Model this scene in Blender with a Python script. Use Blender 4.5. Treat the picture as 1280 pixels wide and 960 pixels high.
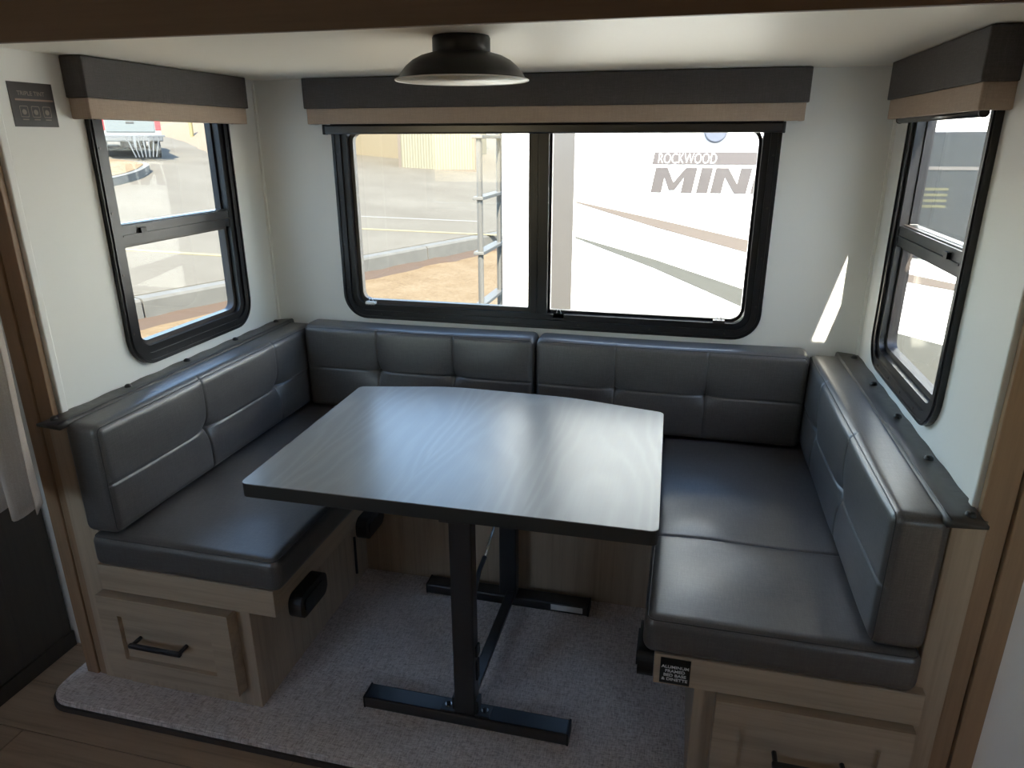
import bpy, bmesh, math, random
from mathutils import Vector, Matrix
random.seed(7)
for o in list(bpy.data.objects): bpy.data.objects.remove(o)
SC = bpy.context.scene
COL = SC.collection

# ------------------------------------------------------------------ camera
YAW, PITCH, ROLL, FPX = -0.2388, -0.33468, 0.00192, 879.4
CAM = Vector((0.4526, -2.2837, 1.4073))
fwd = Vector((math.sin(YAW)*math.cos(PITCH), math.cos(YAW)*math.cos(PITCH), math.sin(PITCH)))
rt = Vector((math.cos(YAW), -math.sin(YAW), 0))
dn = fwd.cross(rt)
r2 = rt*math.cos(ROLL) + dn*math.sin(ROLL)
d2 = -rt*math.sin(ROLL) + dn*math.cos(ROLL)
cam = bpy.data.cameras.new('camera')
cam.sensor_width = 36; cam.lens = FPX*36/1280; cam.clip_start = .02; cam.clip_end = 500
camo = bpy.data.objects.new('camera', cam); COL.objects.link(camo)
m = Matrix((r2, -d2, -fwd)).transposed().to_4x4(); m.translation = CAM
camo.matrix_world = m
SC.camera = camo

# ------------------------------------------------------------------ light
SUN_DIR = Vector((-.28, 1.0, -1.11)).normalized()
world = bpy.data.worlds.new('world'); SC.world = world; world.use_nodes = True
wn = world.node_tree.nodes; wl = world.node_tree.links
bg = wn['Background']
sky = wn.new('ShaderNodeTexSky'); sky.sky_type = 'NISHITA'; sky.sun_disc = False
sky.sun_elevation = math.asin(-SUN_DIR.z)
sky.sun_rotation = math.atan2(-SUN_DIR.x, -SUN_DIR.y)
sky.air_density = 1.2; sky.dust_density = .6; sky.ozone_density = 1.4
wl.new(sky.outputs[0], bg.inputs[0]); bg.inputs[1].default_value = .22
sun = bpy.data.lights.new('sun', 'SUN'); sun.energy = 5.0; sun.angle = .009; sun.color = (1, .93, .80)
suno = bpy.data.objects.new('sun', sun); COL.objects.link(suno)
suno.rotation_euler = SUN_DIR.to_track_quat('-Z', 'Y').to_euler(); suno.location = (3, -6, 9)
vs = SC.view_settings
vs.view_transform = 'Standard'; vs.look = 'None'; vs.gamma = 1; vs.use_curve_mapping = False
vs.exposure = 2.85
SC.cycles.max_bounces = 10; SC.cycles.diffuse_bounces = 7; SC.cycles.transparent_max_bounces = 12
SC.cycles.sample_clamp_indirect = 6
SC.cycles.use_denoising = True

# ------------------------------------------------------------------ materials
MATS = {}
def mat(name, col, rough=.5, metal=0, spec=.5, coat=0):
    m = bpy.data.materials.new(name); m.use_nodes = True
    b = m.node_tree.nodes['Principled BSDF']
    b.inputs['Base Color'].default_value = (*col, 1)
    b.inputs['Roughness'].default_value = rough; b.inputs['Metallic'].default_value = metal
    b.inputs['Specular IOR Level'].default_value = spec; b.inputs['Coat Weight'].default_value = coat
    MATS[name] = m
    return m
def nd(m, t, **k):
    n = m.node_tree.nodes.new(t)
    for a, v in k.items(): setattr(n, a, v)
    return n
def coords(m, scale, kind='Object'):
    tc = nd(m, 'ShaderNodeTexCoord'); mp = nd(m, 'ShaderNodeMapping')
    mp.inputs['Scale'].default_value = scale
    m.node_tree.links.new(tc.outputs[kind], mp.inputs[0])
    return mp.outputs[0]
def noise(m, scale, s=1., detail=4, rough=.55, dist=0):
    n = nd(m, 'ShaderNodeTexNoise'); n.inputs['Scale'].default_value = s; n.inputs['Detail'].default_value = detail
    n.inputs['Roughness'].default_value = rough; n.inputs['Distortion'].default_value = dist
    m.node_tree.links.new(coords(m, scale), n.inputs['Vector'])
    return n.outputs[0]
def ramp(m, src, stops):
    r = nd(m, 'ShaderNodeValToRGB'); e = r.color_ramp.elements
    while len(e) < len(stops): e.new(.5)
    for i, (p, c) in enumerate(stops):
        e[i].position = p; e[i].color = (*c, 1)
    m.node_tree.links.new(src, r.inputs[0])
    return r.outputs[0]
def math_(m, op, a, b):
    n = nd(m, 'ShaderNodeMath', operation=op)
    for i, v in enumerate((a, b)):
        if isinstance(v, (int, float)): n.inputs[i].default_value = v
        else: m.node_tree.links.new(v, n.inputs[i])
    return n.outputs[0]
def setc(m, src, inp='Base Color'): m.node_tree.links.new(src, m.node_tree.nodes['Principled BSDF'].inputs[inp])
def bump(m, src, strength, dist=.002):
    b = nd(m, 'ShaderNodeBump'); b.inputs['Strength'].default_value = strength; b.inputs['Distance'].default_value = dist
    m.node_tree.links.new(src, b.inputs['Height']); setc(m, b.outputs[0], 'Normal')
def mixc(c, f): return tuple(min(1, x*f) for x in c)

def wood(name, col, axis, rough=.45, contrast=.16, fine=1.):
    m = mat(name, col, rough)
    sc = [38*fine]*3; sc[axis] = 1.7*fine
    n1 = noise(m, sc, 1, 6, .6, .6)
    sc2 = [160*fine]*3; sc2[axis] = 5
    n2 = noise(m, sc2, 1, 3)
    s = math_(m, 'ADD', math_(m, 'MULTIPLY', n1, .7), math_(m, 'MULTIPLY', n2, .3))
    setc(m, ramp(m, s, [(.3, mixc(col, 1-contrast*1.7)), (.5, col), (.7, mixc(col, 1+contrast))]))
    bump(m, n2, .08, .001)
    return m
def linen(name, col, rough=.42, amt=.22, bs=.12, spec=.5):
    m = mat(name, col, rough, spec=spec)
    a = noise(m, (420, 420, 26), 1, 3); b = noise(m, (30, 420, 420), 1, 3); c = noise(m, (420, 30, 420), 1, 3)
    s = math_(m, 'MULTIPLY', math_(m, 'ADD', a, math_(m, 'ADD', b, c)), .3333)
    setc(m, ramp(m, s, [(.38, mixc(col, 1-amt)), (.5, col), (.62, mixc(col, 1+amt*1.4))]))
    bump(m, s, bs, .0015)
    return m

white_wall = mat('wallboard_white', (.83, .825, .80), .55)
n = noise(white_wall, (260, 260, 260), 1, 2); bump(white_wall, n, .05, .0006)
ceil_m = mat('ceiling_white', (.90, .845, .75), .5)
ext_white = mat('trailer_white', (.80, .80, .78), .35)
oak_x = wood('washed_oak_x', (.41, .315, .225), 0)
oak_y = wood('washed_oak_y', (.41, .315, .225), 1)
oak_z = wood('washed_oak_z', (.41, .315, .225), 2)
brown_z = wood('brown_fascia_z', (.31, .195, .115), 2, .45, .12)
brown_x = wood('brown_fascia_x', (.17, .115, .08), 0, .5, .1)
dark_wood = wood('dark_cabinet', (.050, .036, .025), 2, .85, .1)
plank_m = wood('floor_plank', (.34, .235, .155), 0, .38, .22, .7)
vinyl = linen('charcoal_vinyl', (.080, .074, .072), .40, .22, .12, .95)
vinyl_dk = mat('flap_vinyl', (.062, .056, .053), .42)
pipe_m = mat('piping_vinyl', (.05, .048, .05), .45)
val_dk = linen('charcoal_fabric', (.085, .078, .077), .75, .2, .15, .3)
val_tan = linen('tan_fabric', (.42, .33, .265), .8, .08, .1, .3)
black = mat('black_metal', (.012, .012, .014), .30, spec=.9)
black_fr = mat('black_window_frame', (.010, .010, .012), .30)
sash_m = mat('brown_sash', (.045, .036, .032), .4)
plastic = mat('black_plastic', (.010, .010, .011), .45)
edge_m = mat('table_edge', (.022, .020, .019), .5)
chrome = mat('chrome', (.6, .6, .6), .25, 1)
whitep = mat('white_plastic', (.75, .75, .73), .4)
paper = mat('paper_label', (.62, .62, .62), .6)
lining = mat('lamp_lining', (.78, .77, .72), .5)
bulbm = mat('bulb_glass', (.8, .78, .72), .35)
lampblk = mat('lamp_black', (.012, .012, .014), .42)
stick_m = mat('sticker_dark', (.035, .028, .026), .3)
stick_txt = mat('sticker_print', (.20, .16, .13), .5)
stick_band = mat('sticker_band', (.26, .17, .13), .5)
label_m = mat('label_black', (.008, .008, .008), .4)
label_t = mat('label_white', (.7, .7, .7), .5)
curt_m = linen('curtain_greige', (.42, .36, .32), .85, .08, .1, .2)
# table top: pale washed laminate with cathedral grain running front to back
ttop = mat('table_laminate', (.5, .5, .5), .30, spec=.5)
sx = nd(ttop, 'ShaderNodeSeparateXYZ'); ttop.node_tree.links.new(coords(ttop, (1, 1, 1)), sx.inputs[0])
ux = math_(ttop, 'ADD', math_(ttop, 'MULTIPLY', sx.outputs[0], 3.6), 10.3)
cell = math_(ttop, 'FLOOR', ux, 0); u_ = math_(ttop, 'SUBTRACT', math_(ttop, 'FRACT', ux, 0), .5)
wob = noise(ttop, (5, 1.6, 1), 1, 3, .5)
ph_ = math_(ttop, 'MULTIPLY', cell, 2.37)
arch = math_(ttop, 'MULTIPLY', math_(ttop, 'MULTIPLY', u_, u_), 34)
c_ = math_(ttop, 'ADD', math_(ttop, 'ADD', math_(ttop, 'MULTIPLY', sx.outputs[1], 9), arch), math_(ttop, 'ADD', math_(ttop, 'MULTIPLY', wob, 16), ph_))
ln = math_(ttop, 'POWER', math_(ttop, 'ABSOLUTE', math_(ttop, 'SINE', c_, 0), 0), 3)
n2 = noise(ttop, (280, 7, 7), 1, 3)
msk = noise(ttop, (4.2, 1.5, 1), 1, 2)
s = math_(ttop, 'ADD', math_(ttop, 'MULTIPLY', math_(ttop, 'MULTIPLY', ln, msk), .7), math_(ttop, 'MULTIPLY', n2, .45))
setc(ttop, ramp(ttop, s, [(.15, (.205, .202, .195)), (.4, (.222, .219, .212)), (.8, (.262, .258, .250))]))
# carpet
carpet = mat('carpet_weave', (.3, .27, .25), .95, spec=.1)
a = noise(carpet, (60, 420, 60), 1, 3); b = noise(carpet, (420, 60, 60), 1, 3)
s = math_(carpet, 'MULTIPLY', math_(carpet, 'ADD', a, b), .5)
setc(carpet, ramp(carpet, s, [(.36, (.36, .30, .27)), (.5, (.63, .555, .52)), (.64, (.80, .735, .70))]))
bump(carpet, s, .6, .004)
# outdoors
asphalt = mat('asphalt', (.27, .255, .225), .95, spec=.08)
n1 = noise(asphalt, (.5, .5, .5), 1, 6, .6); n2 = noise(asphalt, (9, 9, 9), 1, 5, .7)
s = math_(asphalt, 'ADD', math_(asphalt, 'MULTIPLY', n1, .65), math_(asphalt, 'MULTIPLY', n2, .35))
setc(asphalt, ramp(asphalt, s, [(.3, (.064, .056, .045)), (.5, (.076, .068, .055)), (.72, (.094, .085, .070))]))
dirt = mat('dirt', (.33, .20, .10), .95, spec=.08)
n1 = noise(dirt, (1.2, 1.2, 1.2), 1, 8, .7); n2 = noise(dirt, (14, 14, 14), 1, 4, .7)
s = math_(dirt, 'ADD', math_(dirt, 'MULTIPLY', n1, .5), math_(dirt, 'MULTIPLY', n2, .5))
setc(dirt, ramp(dirt, s, [(.36, (.074, .049, .027)), (.5, (.104, .074, .043)), (.64, (.132, .100, .064))])); bump(dirt, s, .8, .05)
soil = mat('brown_soil', (.036, .021, .012), .95)
concrete = mat('kerb_concrete', (.25, .24, .22), .9)
n1 = noise(concrete, (3, 3, 3), 1, 7, .7)
setc(concrete, ramp(concrete, n1, [(.3, (.050, .047, .041)), (.7, (.070, .066, .058))]))
yellow = mat('yellow_paint', (.10, .085, .045), .8)
whitepaint = mat('white_paint', (.09, .085, .075), .8)
contm = mat('container_cream', (.092, .083, .056), .6)
contdk = mat('container_frame', (.055, .04, .028), .6)
tanwall = mat('tan_building', (.088, .072, .046), .8)
hillm = mat('dry_hill', (.088, .062, .036), .95)
greyt = mat('grey_trim', (.055, .050, .046), .45)
tanst = mat('stripe_tan', (.078, .064, .056), .45)
greyst = mat('stripe_grey', (.052, .053, .049), .45)
logom = mat('logo_grey', (.056, .047, .046), .45)
logodk = mat('logo_dark', (.050, .043, .042), .45)
circm = mat('disc_blue_grey', (.06, .066, .088), .5)
darkglass = mat('dark_tinted_glass', (.018, .02, .021), .12)
ladderm = mat('ladder_aluminium', (.075, .072, .066), .6, .1)
truckm = mat('truck_white', (.16, .16, .158), .3)
tailg = mat('truck_tailgate', (.075, .084, .088), .35)
redm = mat('tail_light', (.30, .02, .025), .3)
tyre = mat('tyre', (.03, .03, .03), .8)
bumper_m = mat('truck_bumper', (.06, .064, .07), .5, .1)
yell_sticker = mat('sticker_yellow', (.035, .034, .014), .6)

def glass_mat(name, tint):
    m = bpy.data.materials.new(name); m.use_nodes = True
    nt = m.node_tree; nt.nodes.clear()
    out = nt.nodes.new('ShaderNodeOutputMaterial'); mx = nt.nodes.new('ShaderNodeMixShader')
    tr = nt.nodes.new('ShaderNodeBsdfTransparent'); gl = nt.nodes.new('ShaderNodeBsdfGlossy'); fr = nt.nodes.new('ShaderNodeLayerWeight'); pw = nt.nodes.new('ShaderNodeMath'); ma = nt.nodes.new('ShaderNodeMath')
    tr.inputs[0].default_value = (*tint, 1); gl.inputs['Roughness'].default_value = .01
    pw.operation = 'POWER'; pw.inputs[1].default_value = 5; ma.operation = 'MULTIPLY_ADD'; ma.inputs[1].default_value = .35; ma.inputs[2].default_value = .02
    nt.links.new(fr.outputs['Facing'], pw.inputs[0]); nt.links.new(pw.outputs[0], ma.inputs[0]); nt.links.new(ma.outputs[0], mx.inputs[0]); nt.links.new(tr.outputs[0], mx.inputs[1]); nt.links.new(gl.outputs[0], mx.inputs[2])
    nt.links.new(mx.outputs[0], out.inputs[0])
    return m
glass = glass_mat('window_glass', (.90, .91, .89))

# ------------------------------------------------------------------ helpers
def origin(p):
    v = Vector((0, 0, 0))
    while p is not None: v += p.location; p = p.parent
    return v
def link(name, verts, faces, mt, parent=None, smooth=False, base=None):
    """world-space verts; a top-level mesh gets its origin at `base` (or the bottom centre)"""
    if parent is None:
        if base is None:
            xs = [v[0] for v in verts]; ys = [v[1] for v in verts]; zs = [v[2] for v in verts]
            base = ((min(xs)+max(xs))/2, (min(ys)+max(ys))/2, min(zs))
        og = Vector(base)
    else: og = origin(parent)
    me = bpy.data.meshes.new(name)
    me.from_pydata([tuple(Vector(v)-og) for v in verts], [], faces)
    bm = bmesh.new(); bm.from_mesh(me)
    bmesh.ops.remove_doubles(bm, verts=bm.verts, dist=1e-6)
    bmesh.ops.recalc_face_normals(bm, faces=bm.faces); bm.to_mesh(me); bm.free()
    me.materials.append(mt)
    if smooth:
        for p in me.polygons: p.use_smooth = True
    o = bpy.data.objects.new(name, me); COL.objects.link(o)
    if parent is None: o.location = og
    else: o.parent = parent
    return o
def tag(o, label=None, cat=None, group=None, kind=None):
    if label: o['label'] = label
    if cat: o['category'] = cat
    if group: o['group'] = group
    if kind: o['kind'] = kind
    return o
def thing(name, loc, label=None, cat=None, group=None, kind=None):
    o = bpy.data.objects.new(name, None); COL.objects.link(o); o.location = loc; o.empty_display_size = .1
    return tag(o, label, cat, group, kind)
class MB:
    def __init__(s): s.v = []; s.f = []
    def add(s, vs, fs):
        k = len(s.v); s.v += [tuple(v) for v in vs]; s.f += [tuple(i+k for i in f) for f in fs]; return s
    def box(s, x0, x1, y0, y1, z0, z1, bev=0):
        if bev > 0:
            bm = bmesh.new(); bmesh.ops.create_cube(bm, size=1)
            for v in bm.verts: v.co = Vector((x0+(x1-x0)*(v.co.x+.5), y0+(y1-y0)*(v.co.y+.5), z0+(z1-z0)*(v.co.z+.5)))
            bmesh.ops.bevel(bm, geom=list(bm.edges), offset=bev, segments=2, affect='EDGES', profile=.5)
            bm.verts.index_update()
            s.add([v.co.copy() for v in bm.verts], [[v.index for v in f.verts] for f in bm.faces]); bm.free(); return s
        return s.add([(x, y, z) for x in (x0, x1) for y in (y0, y1) for z in (z0, z1)],
                     [(0, 1, 3, 2), (4, 6, 7, 5), (0, 4, 5, 1), (2, 3, 7, 6), (0, 2, 6, 4), (1, 5, 7, 3)])
    def xform(s, M): s.v = [tuple(M @ Vector(v)) for v in s.v]; return s
    def tube(s, pts, r, n=10, cap=True, flat=None):
        pts = [Vector(p) for p in pts]; rs = r if isinstance(r, (list, tuple)) else [r]*len(pts)
        t0 = (pts[1]-pts[0]).normalized(); up = Vector((0, 0, 1)) if abs(t0.z) < .9 else Vector((1, 0, 0))
        N = (up - t0*up.dot(t0)).normalized(); rings = []
        for i, p in enumerate(pts):
            t = (pts[min(i+1, len(pts)-1)]-pts[max(i-1, 0)]).normalized()
            N = (N - t*N.dot(t)).normalized(); B = t.cross(N)
            rings.append([p + (N*math.cos(2*math.pi*k/n)+B*math.sin(2*math.pi*k/n))*rs[i] for k in range(n)])
        fs = [(i*n+k, i*n+(k+1) % n, (i+1)*n+(k+1) % n, (i+1)*n+k) for i in range(len(pts)-1) for k in range(n)]
        if cap: fs += [tuple(range(n)), tuple((len(pts)-1)*n+k for k in range(n))]
        return s.add([v for R in rings for v in R], fs)
    def lathe(s, prof, c, n=48, axis=2):
        vs = []; 
        for (r, h) in prof:
            for k in range(n):
                a = 2*math.pi*k/n; q = [r*math.cos(a), r*math.sin(a)]
                p = {2: (q[0], q[1], h), 1: (q[0], h, q[1]), 0: (h, q[0], q[1])}[axis]
                vs.append(Vector(p)+Vector(c))
        fs = [(i*n+k, i*n+(k+1) % n, (i+1)*n+(k+1) % n, (i+1)*n+k) for i in range(len(prof)-1) for k in range(n)]
        if prof[0][0] > 1e-5: fs.append(tuple(range(n)))
        if prof[-1][0] > 1e-5: fs.append(tuple((len(prof)-1)*n+k for k in range(n)))
        return s.add(vs, fs)
    def prism(s, loop, f0, f1):
        """loop of 2-D points; f0/f1 map a 2-D point to 3-D for the two ends"""
        n = len(loop)
        return s.add([f0(p) for p in loop]+[f1(p) for p in loop],
                     [tuple(range(n)), tuple(range(2*n-1, n-1, -1))]+[(i, (i+1) % n, n+(i+1) % n, n+i) for i in range(n)])
    def ring(s, A, B, f0, f1):
        """solid ring between loops A (outer) and B (inner) of equal count"""
        n = len(A); V = [f0(p) for p in A]+[f0(p) for p in B]+[f1(p) for p in A]+[f1(p) for p in B]; F = []
        for i in range(n):
            j = (i+1) % n
            F += [(i, j, n+j, n+i), (2*n+i, 3*n+i, 3*n+j, 2*n+j), (i, 2*n+i, 2*n+j, j), (n+i, n+j, 3*n+j, 3*n+i)]
        F = [f for f in F]
        return s.add(V, F)
    def build(s, name, mt, parent=None, smooth=False, base=None): return link(name, s.v, s.f, mt, parent, smooth, base)
def box(name, b, mt, parent=None, bev=0, base=None): return MB().box(*b, bev=bev).build(name, mt, parent, False, base)
def rrect(a0, a1, b0, b1, r, n=8):
    rr = r if isinstance(r, (list, tuple)) else [r]*4
    P = []
    for (cx, cy, a, q) in ((a1, b1, 0, rr[0]), (a0, b1, 90, rr[1]), (a0, b0, 180, rr[2]), (a1, b0, 270, rr[3])):
        ox = cx-q if cx == a1 else cx+q; oy = cy-q if cy == b1 else cy+q
        for k in range(n+1):
            t = math.radians(a+90*k/n); P.append((ox+q*math.cos(t), oy+q*math.sin(t)))
    return P
def rect_like(a0, a1, b0, b1, n=8):
    P = []
    for c in ((a1, b1), (a0, b1), (a0, b0), (a1, b0)): P += [c]*(n+1)
    return P
def text(name, body, size, place, mt, parent, xs=1., shear=0., extrude=.0005, offset=0., align='LEFT'):
    cu = bpy.data.curves.new(name, 'FONT'); cu.body = body; cu.size = size; cu.shear = shear; cu.extrude = extrude; cu.offset = offset
    cu.align_x = align
    t = bpy.data.objects.new(name, cu); COL.objects.link(t)
    dg = bpy.context.evaluated_depsgraph_get(); me = bpy.data.meshes.new_from_object(t.evaluated_get(dg))
    vs = [place(v.co.x*xs, v.co.y, v.co.z) for v in me.vertices]; fs = [tuple(p.vertices) for p in me.polygons]
    bpy.data.objects.remove(t); bpy.data.curves.remove(cu)
    return link(name, vs, fs, mt, parent)

# ------------------------------------------------------------------ room shell of the slide-out
ZC = 1.595
def wall_hole(name, outer, hole, f0, f1):
    m = MB().ring(rect_like(*outer), rrect(*hole, [.01, .01, .06, .06]), f0, f1)
    return tag(m.build(name, white_wall), kind='structure')
WB = (-.718, .702, .802, 1.490)       # outer frame of the wide window (x, z)
WS = (-.742, -.176, .808, 1.572)      # outer frame of the side windows (y, z)
e = .022
wall_hole('wall_back', (-1.05, 1.05, -.06, 1.66), (WB[0]+e, WB[1]-e, WB[2]+e, WB[3]-e), lambda p: (p[0], 0, p[1]), lambda p: (p[0], .05, p[1]))
wall_hole('wall_left', (-.975, 0, -.06, 1.66), (WS[0]+e, WS[1]-e, WS[2]+e, WS[3]-e), lambda p: (-1, p[0], p[1]), lambda p: (-1.035, p[0], p[1]))
wall_hole('wall_right', (-.975, 0, -.06, 1.66), (WS[0]+e, WS[1]-e, WS[2]+e, WS[3]-e), lambda p: (1, p[0], p[1]), lambda p: (1.035, p[0], p[1]))
tag(box('ceiling', (-1.06, 1.06, -1.12, .06, ZC, ZC+.07), ceil_m), kind='structure')
# slim white end trims of the side walls
tag(box('trim_1', (-1.06, -.994, -.988, -.968, -.03, 1.62), white_wall, bev=.003), kind='structure')
tag(box('trim_2', (.994, 1.06, -.988, -.968, -.03, 1.62), white_wall, bev=.003), kind='structure')
# corner beads
tag(box('trim_3', (-1.0, -.992, -.008, 0, .7, ZC), white_wall), kind='structure')
tag(box('trim_4', (.992, 1.0, -.008, 0, .7, ZC), white_wall), kind='structure')
# header beam and wooden fascias of the slide-out opening
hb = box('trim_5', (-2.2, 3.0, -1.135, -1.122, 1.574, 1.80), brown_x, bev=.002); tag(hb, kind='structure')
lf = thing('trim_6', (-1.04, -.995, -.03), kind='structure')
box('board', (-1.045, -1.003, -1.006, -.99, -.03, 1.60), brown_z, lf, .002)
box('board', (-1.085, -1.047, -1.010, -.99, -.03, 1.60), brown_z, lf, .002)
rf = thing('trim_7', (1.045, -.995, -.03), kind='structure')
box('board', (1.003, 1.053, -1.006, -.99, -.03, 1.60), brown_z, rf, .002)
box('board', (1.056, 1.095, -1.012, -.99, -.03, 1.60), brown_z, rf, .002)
# slide floor with wrapped carpet
P2 = rrect(-1.122, 1.122, -1.120, 0, [.0, .0, .065, .065], 8)
P3 = rrect(-1.118, 1.118, -1.116, 0, [.0, .0, .062, .062], 8)
fc = MB().prism(P2, lambda p: (p[0], p[1], -.022), lambda p: (p[0], p[1], -.004)).prism(P3, lambda p: (p[0], p[1], -.006), lambda p: (p[0], p[1], 0)).build('floor_carpet', carpet)
tag(fc, kind='structure')
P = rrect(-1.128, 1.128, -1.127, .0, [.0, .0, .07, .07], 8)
MB().prism(P, lambda p: (p[0], p[1], -.0285), lambda p: (p[0], p[1], -.014)).build('edge_shade_strip', mat('carpet_edge_shade', (.045, .033, .026), .8), fc)  # dark brown strip standing in for the shade on the carpet's front lip
# main floor with planks
fl = thing('floor', (0, -1.6, -.05), kind='structure')
box('subfloor', (-2.25, 3.05, -3.35, -.88, -.07, -.036), mat('floor_joint', (.05, .038, .03), .8), fl)
row = 0; y = -3.3
pm = {}
while y < -.9:
    x = -2.2 - (row*.47) % 1.2
    while x < 3.0:
        x0 = max(x, -2.2); x1 = min(x+1.2, 3.0)
        if x1-x0 > .05: box('floor_plank', (x0+.0012, x1-.0012, y+.0012, y+.1488, -.037, -.029), plank_m, fl)
        x += 1.2
    y += .15; row += 1

# the rest of the cabin behind the camera
tag(box('wall_cabin_left', (-2.2, -1.075, -.89, -.85, -.05, 1.80), white_wall), kind='structure')
tag(box('wall_cabin_right', (1.095, 3.0, -.985, -.93, -.05, 1.80), white_wall), kind='structure')
tag(box('wall_over_slide', (-1.1, 1.12, -1.02, -.97, 1.67, 1.80), white_wall), kind='structure')
tag(box('wall_end_left', (-2.25, -2.2, -3.35, -.85, -.05, 1.80), white_wall), kind='structure')
tag(box('wall_end_right', (3.0, 3.05, -3.35, -.93, -.05, 1.80), white_wall), kind='structure')
tag(box('ceiling_cabin', (-2.25, 3.05, -3.35, -.93, 1.80, 1.845), ceil_m), kind='structure')
FILL_WINDOWS = [(-1.6, -.9, .9, 1.55), (1.8, 2.3, .95, 1.5)]  # unseen openings behind the camera, added and sized for fill daylight
m = MB(); xs = -2.25
for (a0, a1, b0, b1) in FILL_WINDOWS:
    m.box(xs, a0, -3.35, -3.3, -.05, 1.80); m.box(a0, a1, -3.35, -3.3, -.05, b0); m.box(a0, a1, -3.35, -3.3, b1, 1.80); xs = a1
m.box(xs, 3.05, -3.35, -3.3, -.05, 1.80)
tag(m.build('wall_front', oak_z), kind='structure')

# ------------------------------------------------------------------ windows
def window(name, W, place, kind, base):
    """W = (a0,a1,z0,z1) outer frame; place(a, z, d): d>0 into the room"""
    w = thing(name, base, kind='structure')
    R = .085
    def L(i, r): q = max(r, .01); t = max(.02-i*.4, .004); return rrect(W[0]+i, W[1]-i, W[2]+i, W[3]-i, [t, t, q, q], 10)
    def rg(nm, i0, i1, d0, d1, mt, par=w):
        return MB().ring(L(i0, R-i0), L(i1, R-i1), lambda p: place(p[0], p[1], d0), lambda p: place(p[0], p[1], d1)).build(nm, mt, par)
    fr = rg('frame', 0, .030, .013, -.004, black_fr)
    rg('inner_frame', .024, .050, .006, -.036, black_fr)
    rg('frame_bead', .006, .011, .0165, .010, black_fr, fr)
    G = .05
    a0, a1, z0, z1 = W[0]+G, W[1]-G, W[2]+G, W[3]-G
    def bar(nm, p0, p1, q0, q1, d0, d1, mt, par=w):
        mb = MB().prism([(p0, q0), (p1, q0), (p1, q1), (p0, q1)], lambda p: place(p[0], p[1], d0), lambda p: place(p[0], p[1], d1))
        return mb.build(nm, mt, par)
    def sash(p0, p1, q0, q1, t, d0, d1, mt, radii):
        rr = [min(x, .04) for x in radii]
        return MB().ring(rrect(p0, p1, q0, q1, rr, 8), rrect(p0+t, p1-t, q0+t, q1-t, [max(x-t*.5, .002) for x in rr], 8),
                         lambda p: place(p[0], p[1], d0), lambda p: place(p[0], p[1], d1)).build('sash', mt, w)
    def pane(p0, p1, q0, q1, d):
        return bar('pane', p0, p1, q0, q1, d, d-.003, glass)
    if kind == 'wide':
        c0, c1 = -.038, .018
        bar('mullion', c0, c1, z0-.005, z1+.005, .004, -.036, black_fr)
        bar('mullion_rib', c0+.018, c0+.022, z0, z1, .007, .003, black_fr)
        sash(a0, c0+.002, z0, z1, .014, -.012, -.034, sash_m, (.003, .035, .035, .003))
        sash(c1-.002, a1, z0, z1, .009, -.020, -.040, black_fr, (.04, .003, .003, .04))
        pane(a0+.006, c0-.003, z0+.006, z1-.006, -.022); pane(c1+.004, a1-.006, z0+.006, z1-.006, -.030)
        for (p, q) in ((a0+.045, z0+.004), (c1+.04, z0-.004), (a1-.075, z0+.004)):
            cl = bar('latch', p-.018, p+.018, q-.008, q+.004, .006, -.02, whitep if p < a1-.1 else sash_m)
            MB().tube([place(p-.009, q+.003, -.004), place(p-.004, q+.018, -.004), place(p+.004, q+.018, -.004), place(p+.009, q+.003, -.004)], .0012, 6).build('latch_loop', whitep, cl)
        sp = [(a0+.09+k*.235, W[2]+.018) for k in range(6)] + [(W[1]-.018, z0+.06+k*.15) for k in range(4)] + [(W[0]+.018, z0+.06+k*.15) for k in range(4)]
    else:
        q0, q1 = 1.142, 1.192
        bar('mid_rail', a0-.004, a1+.004, q0, q1, .004, -.036, black_fr)
        bar('mid_rail_bead', a0, a1, q0+.022, q0+.026, .008, .003, black_fr)
        bar('mid_rail_lip', a0, a1, q1-.004, q1+.003, -.004, -.03, sash_m)
        la = (a0+a1)/2 - .16
        bar('latch', la-.011, la+.011, q1-.024, q1-.010, .012, .003, plastic)
        sash(a0, a1, q1-.004, z1, .008, -.016, -.036, black_fr, (.006, .006, .003, .003))
        sash(a0, a1, z0, q0+.004, .013, -.010, -.034, sash_m, (.003, .003, .035, .035))
        pane(a0+.004, a1-.004, q1, z1-.004, -.028); pane(a0+.006, a1-.006, z0+.006, q0, -.022)
        sp = [(W[0]+.018, z0+.05+k*.16) for k in range(4)] + [(W[1]-.018, z0+.05+k*.16) for k in range(4)] + [(a0+.08+k*.11, W[2]+.018) for k in range(4)]
    for (p, q) in sp:
        c = Vector(place(p, q, .012)); t = (Vector(place(p, q, .0145))-c)
        MB().tube([c, c+t], .0032, 8).build('screw', sash_m, fr)
    return w
window('window_1', WB, lambda a, z, d: (a, -d, z), 'wide', (-.008, 0, .8))
window('window_2', WS, lambda a, z, d: (-1+d, a, z), 'side', (-1, -.46, .8))
window('window_3', WS, lambda a, z, d: (1-d, a, z), 'side', (1, -.46, .8))
for i, (a0, a1, b0, b1) in enumerate(FILL_WINDOWS):
    w = thing('window_%d' % (4+i), ((a0+a1)/2, -3.3, b0), kind='structure')  # added unseen window that lets fill light in from behind
    MB().ring(rrect(a0-.03, a1+.03, b0-.03, b1+.03, .02), rrect(a0+.02, a1-.02, b0+.02, b1-.02, .02), lambda p: (p[0], -3.285, p[1]), lambda p: (p[0], -3.36, p[1])).build('frame', black_fr, w)
    box('pane', (a0+.015, a1-.015, -3.332, -3.328, b0+.015, b1-.015), glass, w)

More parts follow.
